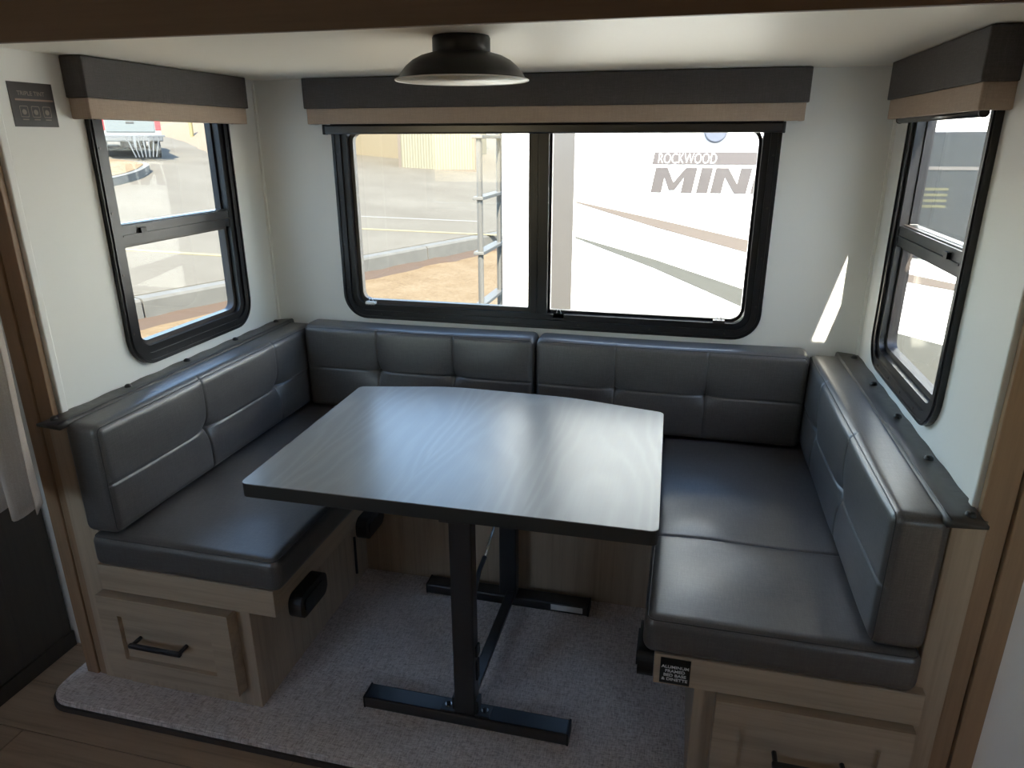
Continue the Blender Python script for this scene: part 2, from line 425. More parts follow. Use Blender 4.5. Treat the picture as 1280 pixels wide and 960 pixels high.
# ------------------------------------------------------------------ valances and roller shades
def valance(a0, a1, dep, fn, base, label):
    v = thing('window_valance', base, label, 'valance', 'fabric window valances')
    def ubox(nm, ins, z0, z1, mt, top):
        m = MB(); A, B = a0+ins, a1-ins; D = dep-ins; t = .012
        def bx(p0, p1, d0, d1, q0, q1):
            mb = MB().box(p0, p1, d0, d1, q0, q1, .0025); m.add([fn(*c) for c in mb.v], mb.f)
        bx(A, B, D-t, D, z0, z1); bx(A, A+t, .0, D-t+.003, z0, z1); bx(B-t, B, .0, D-t+.003, z0, z1)
        if top: bx(A+t, B-t, .0, D-t, z1-.012, z1-.002)
        return m.build(nm, mt, v)
    ubox('upper_band', 0, 1.502, 1.593, val_dk, True)
    ubox('lower_band', .006, 1.455, 1.503, val_tan, False)
    return v
valance(-.782, .757, .064, lambda a, d, z: (a, -d, z), (0, 0, 1.455), 'long charcoal and tan fabric valance over the wide window')
valance(-.785, -.132, .062, lambda a, d, z: (-1+d, a, z), (-1, -.46, 1.455), 'short charcoal and tan valance beside the dark wall sticker')
valance(-.780, -.128, .062, lambda a, d, z: (1-d, a, z), (1, -.46, 1.455), 'short charcoal and tan valance over the window facing the dark trailer window')
def shade(a0, a1, z, d, r, fn, base, label):
    s_ = thing('roller_shade', base, label, 'roller shade', 'black roller shades')
    MB().tube([fn(a0, d, z), fn(a1, d, z)], r, 14).build('bottom_bar', black, s_, True)
    for q, w_ in ((a0, -.006), (a1, .006)):
        MB().tube([fn(q, d, z), fn(q+w_, d, z)], r*1.12, 14).build('end_cap', plastic, s_)
    MB().tube([fn(a0+.02, d, z+.045), fn(a1-.02, d, z+.045)], .017, 14).build('rolled_fabric', val_dk, s_, True)
sh = thing('roller_shade', (-.02, -.03, 1.425), 'flat black roller shade bar across the top of the wide window', 'roller shade', 'black roller shades')
box('bottom_bar', (-.730, .702, -.040, -.018, 1.424, 1.453), black, sh, .005)
for q in (-.734, .698): box('end_cap', (q, q+.008, -.042, -.016, 1.423, 1.454), plastic, sh, .002)
MB().tube([(-.71, -.032, 1.472), (.68, -.032, 1.472)], .017, 14).build('rolled_fabric', val_dk, sh, True)
shade(-.735, -.185, 1.462, .030, .007, lambda a, d, z: (-1+d, a, z), (-1, -.46, 1.46), 'slim black shade rod showing under the valance beside the wall sticker')
shade(-.745, -.185, 1.452, .036, .008, lambda a, d, z: (1-d, a, z), (1, -.46, 1.45), 'round black shade rod hanging under the valance nearest the sunlit wall patch'.replace('nearest', 'beside'))

# ------------------------------------------------------------------ ceiling lamp
lp = thing('ceiling_lamp', (.004, -.85, 1.50), 'black dome ceiling lamp with white lining above the table', 'lamp')
lc = (.004, -.85, 0)
MB().lathe([(.0, ZC), (.054, ZC), (.056, ZC-.004), (.056, ZC-.030), (.050, ZC-.036), (0, ZC-.036)], lc).build('base', lampblk, lp, True)
prof = [(.050, ZC-.028), (.064, ZC-.031), (.080, ZC-.0355), (.096, ZC-.0435), (.109, ZC-.054), (.118, ZC-.065), (.1245, ZC-.0745), (.1305, ZC-.0775)]
inn = [(.1295, ZC-.0790), (.1235, ZC-.0760), (.1165, ZC-.0668), (.1075, ZC-.0560), (.0945, ZC-.0458), (.078, ZC-.0385), (.060, ZC-.0370), (.0, ZC-.0365)]
MB().lathe(prof+[(.1295, ZC-.0788), (.1238, ZC-.0757), (.1168, ZC-.0665), (.1078, ZC-.0557), (.0948, ZC-.0455), (.078, ZC-.0382), (.050, ZC-.034)], lc, 64).build('shade', lampblk, lp, True)
MB().lathe(inn, lc, 64).build('shade_lining', lining, lp, True)
MB().tube([(lc[0]+.1300*math.cos(2*math.pi*k/64), lc[1]+.1300*math.sin(2*math.pi*k/64), ZC-.0785) for k in range(65)], .0016, 6).build('rim', whitep, lp, True)
MB().lathe([(0, ZC-.070), (.018, ZC-.068), (.026, ZC-.058), (.024, ZC-.046), (.014, ZC-.037), (0, ZC-.037)], lc, 24).build('bulb', bulbm, lp, True)

# ------------------------------------------------------------------ cushions
def lin(a, b, step, extra=()):
    n = max(1, round((b-a)/step)); L = [a+(b-a)*i/n for i in range(n+1)]
    for x in extra:
        for d in (-.009, -.005, -.0025, 0, .0025, .005, .009):
            if a < x+d < b: L.append(x+d)
    L = sorted(set(round(x, 5) for x in L)); R = [L[0]]
    for x in L[1:]:
        if x-R[-1] > .0009: R.append(x)
    return R
def cushion(name, L, H, T, fn, parent, rad=.022, useams=(), vseams=(), tufts=(), bulge=.008, tuft_depth=.020, mt=None, top_sag=0, wavy=.002, seed=1):
    """local u in [0,L], v in [0,H], w in [0,T], face at w=T; fn maps (u,v,w) to world"""
    rnd = random.Random(seed); ph = [rnd.uniform(0, 6.28) for _ in range(6)]
    ed = (rad*.15, rad*.35, rad*.6, rad*.8, rad)
    U = lin(0, L, .016, useams); V = lin(0, H, .014, vseams); Wd = lin(0, T, .016)
    def addedge(A, M): return sorted(set([round(x, 5) for x in A]+[round(q, 5) for q in ed]+[round(M-q, 5) for q in ed]))
    U = addedge(U, L); V = addedge(V, H); Wd = addedge(Wd, T)
    idx = {}; vs = []; fs = []
    def pos(u, v, w):
        p = Vector((u, v, w)); q = Vector((min(max(u, rad), L-rad), min(max(v, rad), H-rad), min(max(w, rad), T-rad)))
        d = p-q
        if d.length > 1e-9: p = q+d.normalized()*rad if d.length > rad*.999 else p
        k = max(0., min(1., (w-(T-rad))/rad)); k = k*k*(3-2*k)
        if k > 0:
            bu = 1-abs(2*u/L-1)**5; bv = 1-abs(2*v/H-1)**4
            dz = bulge*bu*bv
            dz += wavy*math.sin(u*17+ph[0])*math.sin(v*21+ph[1])*bu*bv
            for s_ in useams: dz -= .0035*math.exp(-((u-s_)/.0035)**2)*min(1, bu*4) + bulge*.35*math.exp(-((u-s_)/.03)**2)*bv
            for s_ in vseams: dz -= .0035*math.exp(-((v-s_)/.0035)**2)*min(1, bv*4) + bulge*.35*math.exp(-((v-s_)/.03)**2)*bu
            for (tu, tv) in tufts:
                du, dv = u-tu, v-tv; rr = math.hypot(du, dv)
                dz -= tuft_depth*(math.exp(-rr/.022)+.35*math.exp(-(abs(du*dv)**.5)/.006)*math.exp(-rr/.05))
            p.z += dz*k
        kv = max(0., min(1., (v-(H-rad))/rad))
        if kv > 0: p.y += kv*(.004*math.sin(u*6+ph[2])*math.sin(math.pi*min(1, max(0, w/T)))+.003*(1-abs(2*w/T-1)**3))
        return p
    def vid(u, v, w):
        k = (round(u, 5), round(v, 5), round(w, 5))
        if k not in idx: idx[k] = len(vs); vs.append(fn(*pos(u, v, w)))
        return idx[k]
    def face(A, B, mk):
        for i in range(len(A)-1):
            for j in range(len(B)-1):
                fs.append((vid(*mk(A[i], B[j])), vid(*mk(A[i+1], B[j])), vid(*mk(A[i+1], B[j+1])), vid(*mk(A[i], B[j+1]))))
    for w in (0, T): face(U, V, lambda a, b: (a, b, w))
    for v in (0, H): face(U, Wd, lambda a, b: (a, v, b))
    for u in (0, L): face(V, Wd, lambda a, b: (u, a, b))
    c = link(name, vs, fs, mt or vinyl, parent, True)
    # sewn edge cord round the face
    k = rad*.293; lp_ = []
    for (u, v) in rrect(k, L-k, k, H-k, max(rad-k, .006), 5): lp_.append(fn(u, v, T-k+.0003))
    lp_.append(lp_[0])
    MB().tube(lp_, .0014, 6, False).build('piping', pipe_m, c, True)
    return c
# backrests along the far wall
for i, (x0, x1, label) in enumerate(((-.838, -.003, 'charcoal tufted backrest cushion under the window half with the ladder'),
                                     (.003, .847, 'charcoal tufted backrest cushion under the window half with the lettering'))):
    t = thing('backrest_cushion', ((x0+x1)/2, -.06, .485), label, 'cushion', 'tufted dinette backrests')
    L_ = x1-x0; us = (L_*.335, L_*.665) if i == 0 else (L_*.31, L_*.65)
    cushion('cover', L_, .300, .108, lambda u, v, w, x0=x0: (x0+u, -.004-w, .488+v), t, .020, us, (.150,), [(u, .150) for u in us], seed=i+3)
# side backrests with the snapped flap behind them
def side_back(sgn, label, seed):
    xb = .944*sgn if sgn < 0 else .952
    t = thing('backrest_cushion', (xb, -.53, .485), label, 'cushion', 'tufted dinette backrests')
    L_ = 1.030; y0 = -1.044
    fn = (lambda u, v, w: (xb - sgn*w, y0+u, .486+v))
    us = (L_*.37, L_*.735)
    cushion('cover', L_, .288, .098, fn, t, .022, us, (.135,), [(u, .135) for u in us], seed=seed)
    xa, xc = sorted((sgn*.938, sgn*.999))
    fl_ = MB()
    P = [(xa, -1.058), (xc, -1.058), (xc, -.004), (xa, -.004)]
    n_ = 40; vs_ = []; 
    for k in range(n_+1):
        yy = -1.058+1.054*k/n_; s_ = .0015*math.sin(k*1.3)
        for (xx, zz) in ((sgn*.934, .766), (sgn*.936, .7775+s_), (sgn*.944, .7795+s_), (sgn*.9995, .7765-s_), (sgn*.9995, .770)): vs_.append((xx, yy, zz))
    fs_ = [(k*5+j, k*5+(j+1) % 5, (k+1)*5+(j+1) % 5, (k+1)*5+j) for k in range(n_) for j in range(5)] + [(0, 1, 2, 3, 4), tuple(n_*5+j for j in range(5))]
    fl_.add(vs_, fs_); f_ = fl_.build('flap', vinyl_dk, t, True)
    MB().tube([(sgn*.940, -1.056+1.05*k/30, .7805) for k in range(31)], .002, 6).build('flap_piping', pipe_m, f_, True)
    for yy in (-1.025, -.785, -.545, -.300, -.05):
        MB().lathe([(0, .7855), (.005, .785), (.0085, .782), (.0095, .778), (.0095, .775)], (sgn*.980, yy, 0), 16).build('snap_button', plastic, f_, True)
side_back(-1, 'charcoal tufted backrest cushion against the wall with the dark sticker', 11)
side_back(1, 'charcoal tufted backrest cushion with a snapped flap beside the sunlit wall patch', 12)
# seats
def seat(x0, x1, y0, y1, z0, z1, label, us, vs_, seed):
    t = thing('seat_cushion', ((x0+x1)/2, (y0+y1)/2, z0), label, 'cushion', 'plain dinette seat cushions')
    cushion('cover', x1-x0, y1-y0, z1-z0, lambda u, v, w: (x0+u, y0+v, z0+w), t, .024, us, vs_, (), .006, seed=seed, wavy=.0035)
seat(-.938, -.415, -1.046, -.01, .388, .478, 'long charcoal seat cushion beside the curtain, under the sticker wall backrest', (), (), 21)
seat(.430, .956, -1.046, -.01, .388, .478, 'long charcoal seat cushion with a cross seam above the small black label', (), (.334,), 23)
seat(-.410, .425, -.395, -.01, .388, .480, 'charcoal seat cushion hidden behind the table', (), (), 25)

# ------------------------------------------------------------------ benches
def drawer(par, x0, x1, z0, z1, yf, bar):
    d = MB().ring(rect_like(x0, x1, z0, z1, 0), rect_like(x0+.055, x1-.055, z0+.055, z1-.055, 0), lambda p: (p[0], yf, p[1]), lambda p: (p[0], yf+.037, p[1]))
    d = d.build('drawer', oak_x, par)
    MB().box(x0+.050, x1-.050, yf+.012, yf+.022, z0+.050, z1-.050).build('drawer_panel', oak_x, d)
    hx0, hx1, hz = bar; h = MB()
    h.tube([(hx0, yf+.008, hz), (hx0, yf-.022, hz)], .0055, 8); h.tube([(hx1, yf+.008, hz), (hx1, yf-.022, hz)], .0055, 8)
    h.box(hx0-.008, hx1+.008, yf-.031, yf-.019, hz-.006, hz+.006, .003)
    h.build('handle', black, d)
def bracket(par, cx, sgn, y0, y1, zc):
    c = rrect(y0, y1, zc-.034, zc+.034, .026, 6)
    b = MB().prism(c, lambda p: (cx, p[0], p[1]), lambda p: (cx+sgn*.034, p[0], p[1])).build('bed_support_bracket', plastic, par)
    c2 = rrect(y0+.018, y1-.018, zc-.018, zc+.018, .012, 6)
    MB().prism(c2, lambda p: (cx+sgn*.030, p[0], p[1]), lambda p: (cx+sgn*.038, p[0], p[1])).build('bracket_lip', plastic, b)
bl = thing('dinette_bench', (-.7, -.55, 0), 'pale oak bench base carrying a drawer beside the curtain', 'bench')
box('cabinet_body', (-.935, -.530, -1.015, -.02, 0, .315), oak_z, bl, .002)
box('seat_rail', (-.940, -.440, -1.036, -1.012, .313, .388), oak_x, bl, .002)
box('side_rail', (-.462, -.441, -1.012, -.36, .315, .388), oak_y, bl, .002)
box('seat_board', (-.94, -.464, -1.012, -.01, .372, .387), oak_y, bl)
box('end_panel', (-1.018, -.938, -1.012, -.99, 0, .752), oak_z, bl, .002)
box('back_panel', (-.985, -.948, -.99, -.01, .1, .760), oak_y, bl)
drawer(bl, -.950, -.567, .060, .305, -1.053, (-.842, -.705, .187))
bracket(bl, -.440, 1, -.982, -.845, .300)
bracket(bl, -.440, 1, -.600, -.470, .300)
MB().tube([(-.452, -.59, .27), (-.452, -.592, .145)], .004, 8).build('hanging_rod', plastic, bl)
br = thing('dinette_bench', (.73, -.55, 0), 'pale oak bench base bearing a small black lettered label', 'bench')
box('cabinet_body', (.545, .972, -1.015, -.02, 0, .315), oak_z, br, .002)
box('seat_rail', (.457, .975, -1.036, -1.012, .311, .386), oak_x, br, .002)
box('side_rail', (.458, .479, -1.012, -.36, .313, .386), oak_y, br, .002)
box('seat_board', (.480, .96, -1.012, -.01, .372, .387), oak_y, br)
box('end_panel', (.960, 1.018, -1.012, -.99, 0, .760), oak_z, br, .002)
box('back_panel', (.955, .985, -.99, -.01, .1, .760), oak_y, br)
drawer(br, .588, .966, .060, .305, -1.053, (.716, .848, .190))
bracket(br, .456, -1, -1.035, -.905, .345)
lab = box('printed_label', (.470, .532, -1.0375, -1.0355, .316, .380), label_m, br); tag(lab, 'black label with small white lettering')
for k, s_ in enumerate(('ALUMINUM', 'FRAMED', 'BED BASE', '& DINETTE')):
    text('label_text', s_, .0098, lambda x, y, z, k=k: (.501+x, -1.0377-z, .3555-k*.0105+y), label_t, lab, 1.12, 0, .0002, .00025, 'CENTER')
bb = thing('dinette_bench', (0, -.2, 0), 'brown shaded bench base behind the table legs', 'bench')
box('front_panel', (-.53, .545, -.362, -.345, 0, .372), oak_z, bb)
box('seat_board', (-.45, .46, -.362, -.01, .372, .386), oak_x, bb)

# ------------------------------------------------------------------ table
tb = thing('dinette_table', (-.03, -.67, 0), 'pale washed-wood dinette table on black steel legs', 'table')
def roundpoly(P, rs, n=5):
    out = []
    for i, p in enumerate(P):
        p = Vector(p); a = (Vector(P[i-1])-p).normalized(); b = (Vector(P[(i+1) % len(P)])-p).normalized(); r = rs[i]
        for k in range(n+1):
            t = k/n; out.append(tuple((p+a*r)*(1-t)**2 + p*2*t*(1-t) + (p+b*r)*t*t))
    return out
TP = roundpoly([(-.488, -1.036), (.446, -1.029), (.431, -.370), (.150, -.309), (-.228, -.298), (-.508, -.362)], [.018, .018, .018, .06, .06, .018])
ZT = .672
def inset(P, d):
    c = Vector((-.03, -.67)); return [tuple(Vector(p)-(Vector(p)-c).normalized()*d) for p in P]
MB().prism(TP, lambda p: (p[0], p[1], ZT-.0022), lambda p: (p[0], p[1], ZT)).build('tabletop', ttop, tb)
MB().prism(TP, lambda p: (p[0], p[1], ZT-.034), lambda p: (p[0], p[1], ZT-.0022)).build('edge_band', edge_m, tb)
XF, XR = .002, -.012
box('leg', (XF-.0275, XF+.0275, -.945, -.905, .03, ZT-.055), black, tb, .004)
box('leg', (XR-.0275, XR+.0275, -.44, -.40, .03, ZT-.055), black, tb, .004)
box('foot', (-.272, .266, -.952, -.898, 0, .034), black, tb, .005)
box('foot', (-.284, .248, -.447, -.393, 0, .034), black, tb, .005)
for (x, y) in ((-.274, -.925), (.262, -.925), (-.286, -.42), (.244, -.42)):
    box('end_cap', (x, x+.006, y-.0275, y+.0275, -.0, .035), plastic, tb, .002)
MB().box(-.015, .015, -.905, -.44, .034, .050, .003).xform(Matrix.Shear('XY', 4, (0, 0)) if False else Matrix.Identity(4)).build('stretcher', black, tb)
box('support_arm', (XF-.03, XF+.03, -1.0, -.36, ZT-.060, ZT-.034), black, tb, .003)
for (lx, y) in ((XF, -.925), (XR, -.42)):
    box('crossbar', (lx-.26, lx+.26, y-.02, y+.02, ZT-.058, ZT-.034), black, tb, .003)
for sx in (-1, 1):
    q = box('bolt_bracket', (XF+sx*.046-.019, XF+sx*.046+.019, -.948, -.908, .034, .0385), black, tb, .002)
    box('bracket_lug', (XF+sx*.031-.0035, XF+sx*.031+.0035, -.94, -.91, .034, .075), black, tb, .001)
    MB().lathe([(.009, .0385), (.009, .041), (0, .041)], (XF+sx*.048, -.928, 0), 14).build('washer', chrome, q)
    MB().lathe([(.006, .041), (.006, .046), (.003, .048), (0, .048)], (XF+sx*.048, -.928, 0), 6).build('bolt', plastic, q)
MB().tube([(-.025, -.46, .375), (-.030, -.64, .285)], .0038, 8).build('brace_rod', chrome, tb, True)
MB().tube([(-.020, -.43, .585), (-.025, -.46, .375)], .0038, 8).build('brace_rod', chrome, tb, True)
MB().tube([(-.030, -.63, .29), (-.033, -.68, .275), (-.02, -.78, .262), (.012, -.88, .27), (.024, -.906, .262)], [.007, .007, .006, .006, .004], 8).build('brace_sleeve', plastic, tb, True)
box('latch_block', (.028, .036, -.935, -.91, .205, .235), plastic, tb, .003)
box('latch_block', (.028, .034, -.93, -.91, .13, .19), plastic, tb, .003)
pl = MB().box(.13, .23, -.4485, -.4468, .009, .028).build('paper_label', paper, tb); tag(pl, 'small pale paper label on the rear foot')

# ------------------------------------------------------------------ sticker on the side wall
st = thing('wall_sticker', (-1, -.88, 1.435), 'small dark printed sticker with three icons on the white wall', 'sticker')
sa0, sa1, sz0, sz1 = -.938, -.822, 1.436, 1.529
MB().box(-1.0, -.9988, sa0, sa1, sz0, sz1).build('backing', stick_m, st)
def onl(x, y, z, a, h): return (-.9986+z, a+x, h+y)
text('print', 'TRIPLE TINT', .0125, lambda x, y, z: onl(x, y, z, (sa0+sa1)/2-.002, 1.502), stick_txt, st, 1.05, 0, .0002, .0002, 'CENTER')
MB().box(-.9989, -.9984, sa0+.012, sa1-.004, 1.4905, 1.4945).build('print_band', stick_band, st)
for k in range(3):
    yc = sa0+.030+k*.030
    MB().ring(rrect(yc-.011, yc+.011, 1.456, 1.480, .003, 3), rrect(yc-.0095, yc+.0095, 1.4575, 1.4785, .002, 3), lambda p: (-.9988, p[0], p[1]), lambda p: (-.9984, p[0], p[1])).build('icon', stick_txt, st)
    MB().lathe([(.006, 0), (.006, .0003), (0, .0003)], (-.9988, yc, 1.467), 8, 0).build('icon_dot', stick_txt, st)
    MB().box(-.9989, -.9984, yc-.008, yc+.008, 1.450, 1.4525).build('icon_caption', stick_txt, st)

# ------------------------------------------------------------------ curtain and bed cabinet beside the slide-out
def curtain():
    m = MB(); nu, nv = 90, 40; vs = []; fs = []
    for th in (0, .003):
        for j in range(nv+1):
            for i in range(nu+1):
                s_ = i/nu; z = .565+(1.74-.565)*j/nv; k = 1-.35*j/nv
                x = -1.42+.505*s_+.004*math.sin(z*9+i*.2); 
                y = -1.165+(.021*k+.004)*math.sin(s_*2*math.pi*6.5+.5*math.sin(z*2.5))+th
                zz = z + (.045*s_ if j == 0 else .045*s_*(1-j/nv)) + (.012*math.sin(s_*2*math.pi*6.5) if j < 2 else 0)
                vs.append((x, y, zz))
    N = (nu+1)*(nv+1)
    for t in (0, 1):
        for j in range(nv):
            for i in range(nu):
                a = t*N+j*(nu+1)+i; fs.append((a, a+1, a+nu+2, a+nu+1))
    for i in range(nu): fs.append((i, i+1, N+i+1, N+i))
    for j in range(nv):
        for c in (0, nu): a = j*(nu+1)+c; fs.append((a, a+nu+1, N+a+nu+1, N+a))
    m.add(vs, fs); return m
ct = thing('privacy_curtain', (-1.2, -1.16, .56), 'greige fabric curtain hanging in folds beside the brown fascia', 'curtain')
curtain().build('drape', curt_m, ct, True)
MB().tube([(-2.19, -1.16, 1.755), (-.90, -1.16, 1.755)], .01, 10).build('rail', chrome, ct)
cb = thing('bed_cabinet', (-1.7, -1.5, -.03), 'dark wooden cabinet on the floor under the curtain', 'cabinet')
box('body', (-2.19, -1.245, -2.4, -.895, -.029, .505), dark_wood, cb, .003)
box('door', (-1.245, -1.232, -1.75, -1.06, 0.03, .46), dark_wood, cb, .003)
box('door', (-1.245, -1.232, -2.36, -1.77, 0.03, .46), dark_wood, cb, .003)
box('plinth', (-1.245, -1.238, -2.4, -.895, -.029, .02), dark_wood, cb)
box('mattress_top', (-2.19, -1.25, -2.4, -.90, .506, .545), curt_m, cb, .01)

# ================================================================== outdoors
GZ = -1.0
m = MB(); m.add([(-60, -40, GZ), (60, -40, GZ), (60, 60, GZ), (-60, 60, GZ)], [(0, 1, 2, 3)])
tag(m.build('ground', dirt), kind='structure')
P0 = Vector((-6.7, 5.75)); KD = Vector((.37, 1)).normalized(); KN = Vector((-1, .37)).normalized(); KZ = -.655; SL = .085
def asp(s, d, h=0): q = P0+KD*s+KN*d; return (q.x, q.y, KZ+SL*max(d, 0)+h)
m = MB(); vs = []; fs = []
for s_ in (-60, 80):
    for d in (.25, 60): vs.append(asp(s_, d))
    vs.append(asp(s_, 60, -6)); vs.append((*asp(s_, .25)[:2], -1.1))
tag(m.add(vs, [(0, 4, 5, 1), (1, 5, 6, 2), (2, 6, 7, 3), (3, 7, 4, 0), (0, 1, 2, 3), (4, 7, 6, 5)]).build('asphalt_lot', asphalt), kind='structure')
kb = thing('concrete_kerb', asp(5, .1), 'long pale concrete kerb edging the dirt below the parking lot', 'kerb')
for k in range(-6, 12):
    s0, s1 = k*3.0, k*3.0+2.97; vs = []
    for s_ in (s0, s1):
        for (d, z) in ((0, -1.08), (.02, -.69), (.05, -.655), (.27, -.645), (.27, -1.08)):
            q = P0+KD*s_+KN*d; vs.append((q.x, q.y, z))
    MB().add(vs, [(i, (i+1) % 5, 5+(i+1) % 5, 5+i) for i in range(5)]+[(0, 1, 2, 3, 4), (9, 8, 7, 6, 5)]).build('kerb_block', concrete, kb)
# dark brown soil bank along the kerb foot
m = MB(); vs = []; N_ = 90
for k in range(N_+1):
    s_ = -12+34*k/N_; w_ = .17+.05*math.sin(k*.9)+random.uniform(-.05, .05)
    for (d, z) in ((.03, -1.02), (.03, GZ+.09+random.uniform(-.02, .02)), (-w_*.5, GZ+.055), (-w_*1.5, GZ-.01)):
        q = P0+KD*s_+KN*d; vs.append((q.x, q.y, z))
so = m.add(vs, [(k*4+j, k*4+j+1, (k+1)*4+j+1, (k+1)*4+j) for k in range(N_) for j in range(3)]).build('soil_bank', soil)
tag(so, 'dark brown loose soil along the foot of the concrete kerb', 'soil', kind='stuff')
# painted lot lines
def lot_line(p, q, w, mt, label):
    P_, Q_ = Vector(p), Vector(q); t = (Q_-P_).normalized(); nn = Vector((-t.y, t.x))*w/2; vs = []
    for h in (.002, .012):
        for (b, sg) in ((P_, 1), (P_, -1), (Q_, -1), (Q_, 1)):
            c = b+nn*sg; d = (c-P0).dot(KN); vs.append((c.x, c.y, KZ+SL*d+h))
    o = MB().add(vs, [(0, 1, 2, 3), (4, 5, 6, 7), (0, 1, 5, 4), (1, 2, 6, 5), (2, 3, 7, 6), (3, 0, 4, 7)]).build('lot_line', mt)
    return tag(o, label, 'road marking', 'painted lot lines')
lot_line((-6.9, 12.27), (-3.2, 13.7), .13, yellow, 'faded yellow painted line crossing the lot above the kerb by the ladder')
lot_line((-7.6, 13.75), (-4.6, 15.05), .10, whitepaint, 'faint pale painted line behind the yellow line by the ladder')
lot_line((-9.6, 7.95), (-6.9, 8.72), .13, yellow, 'faded yellow painted line seen through the lower pane by the sticker')
# kerbed dirt island near the truck
def island(P, z0f, h, mt, nm, par):
    vs = []; n_ = len(P)
    for dz in (0, h):
        for p in P: d = (Vector(p)-P0).dot(KN); vs.append((p[0], p[1], KZ+SL*d-.05+dz+.05*(dz > 0)))
    return MB().add(vs, [tuple(range(n_)), tuple(range(2*n_-1, n_-1, -1))]+[(i, (i+1) % n_, n_+(i+1) % n_, n_+i) for i in range(n_)]).build(nm, mt, par)
IP = roundpoly([(-14.0, 12.0), (-15.05, 15.8), (-16.4, 18.0), (-17.7, 18.3), (-22, 16.2), (-20, 11)], [.3, 1.2, .6, .6, .5, .5], 6)
isl = thing('kerb_island', (-17.5, 15.5, .4), 'dirt island with a rounded concrete kerb in front of the white truck', 'island')
island(IP, 0, .22, concrete, 'kerb_ring', isl)
ci = Vector((-17.8, 15.3)); island([tuple(ci+(Vector(p)-ci)*.94) for p in IP], 0, .235, dirt, 'island_soil', isl)

# corrugated container at the far side of the lot
def grounded(x, y): return KZ+SL*(Vector((x, y))-P0).dot(KN)
cA, cB = Vector((-11.3, 26.4)), Vector((-8.3, 27.4)); cz = .10
ax = (cB-cA).normalized(); ay = Vector((-ax.y, ax.x)); Lc = (cB-cA).length
cont = thing('storage_container', (*((cA+cB)/2), cz), 'cream corrugated storage container across the parking lot', 'container')
def cpt(a, b, z): q = cA+ax*a+ay*b; return (q.x, q.y, z)
vs = []; fs = []; nC = 56
for k in range(nC+1):
    a = Lc*k/nC; b = .035 if (k//2) % 2 else 0
    vs += [cpt(a, b, cz+.12), cpt(a, b, cz+2.5)]
fs = [(2*k, 2*k+2, 2*k+3, 2*k+1) for k in range(nC)]; i0 = len(vs)
vs += [cpt(0, 2.4, cz+.12), cpt(0, 2.4, cz+2.5), cpt(Lc, 2.4, cz+.12), cpt(Lc, 2.4, cz+2.5)]
fs += [(0, 1, i0+1, i0), (2*nC, i0+2, i0+3, 2*nC+1), (i0, i0+1, i0+3, i0+2), (1, 2*nC+1, i0+3, i0+1)]
MB().add(vs, fs).build('corrugated_body', contm, cont)
def cbox(nm, a0, a1, b0, b1, z0, z1, mt):
    mb = MB().box(a0, a1, b0, b1, z0, z1); MB().add([cpt(*v) for v in mb.v], mb.f).build(nm, mt, cont)
for a in (-.06, Lc-.06): cbox('corner_post', a, a+.12, -.04, .10, cz-.05, cz+2.6, contdk)
cbox('bottom_rail', 0, Lc, -.03, .06, cz-.02, cz+.12, contdk); cbox('top_rail', 0, Lc, -.03, .06, cz+2.5, cz+2.6, contdk)
for k in range(1, 4): cbox('skid_foot', Lc*k/4-.1, Lc*k/4+.1, 0, 2.3, cz-.45, cz, contdk)
# second narrow container beside it, long tan building, dry hill behind
bld = thing('tan_building', (-14, 34, 0), 'long tan building wall behind the parking lot', 'building')
MB().box(-17.5, -10.8, 30.2, 38, .0, 6.5).build('wall', tanwall, bld); MB().box(-17.7, -10.6, 30.0, 38.2, 6.5, 6.9).build('roof', contdk, bld)
m = MB(); vs = []; nh = 40
for k in range(nh+1):
    x = -75+60*k/nh; h = 2.3+1.2*math.sin(k*.35)+.8*math.sin(k*.8+1)
    for (dy, z) in ((0, .6), (5, 1.6+h*.4), (14, 2.6+h)): vs.append((x, 30-(x+30)*.55*1+dy*1.0, z))
hl = m.add(vs, [(k*3+j, k*3+j+1, (k+1)*3+j+1, (k+1)*3+j) for k in range(nh) for j in range(2)]).build('hill', hillm, None, True)
tag(hl, kind='structure')
bo = thing('yellow_bollard', (-23.3, 29.4, grounded(-23.3, 29.4)), 'yellow bollard standing past the white truck', 'bollard')
MB().lathe([(.09, 0), (.09, 1.0), (.07, 1.08), (0, 1.12)], (-23.3, 29.4, grounded(-23.3, 29.4)), 16).build('post', mat('bollard_yellow', (.11, .095, .04), .6), bo)

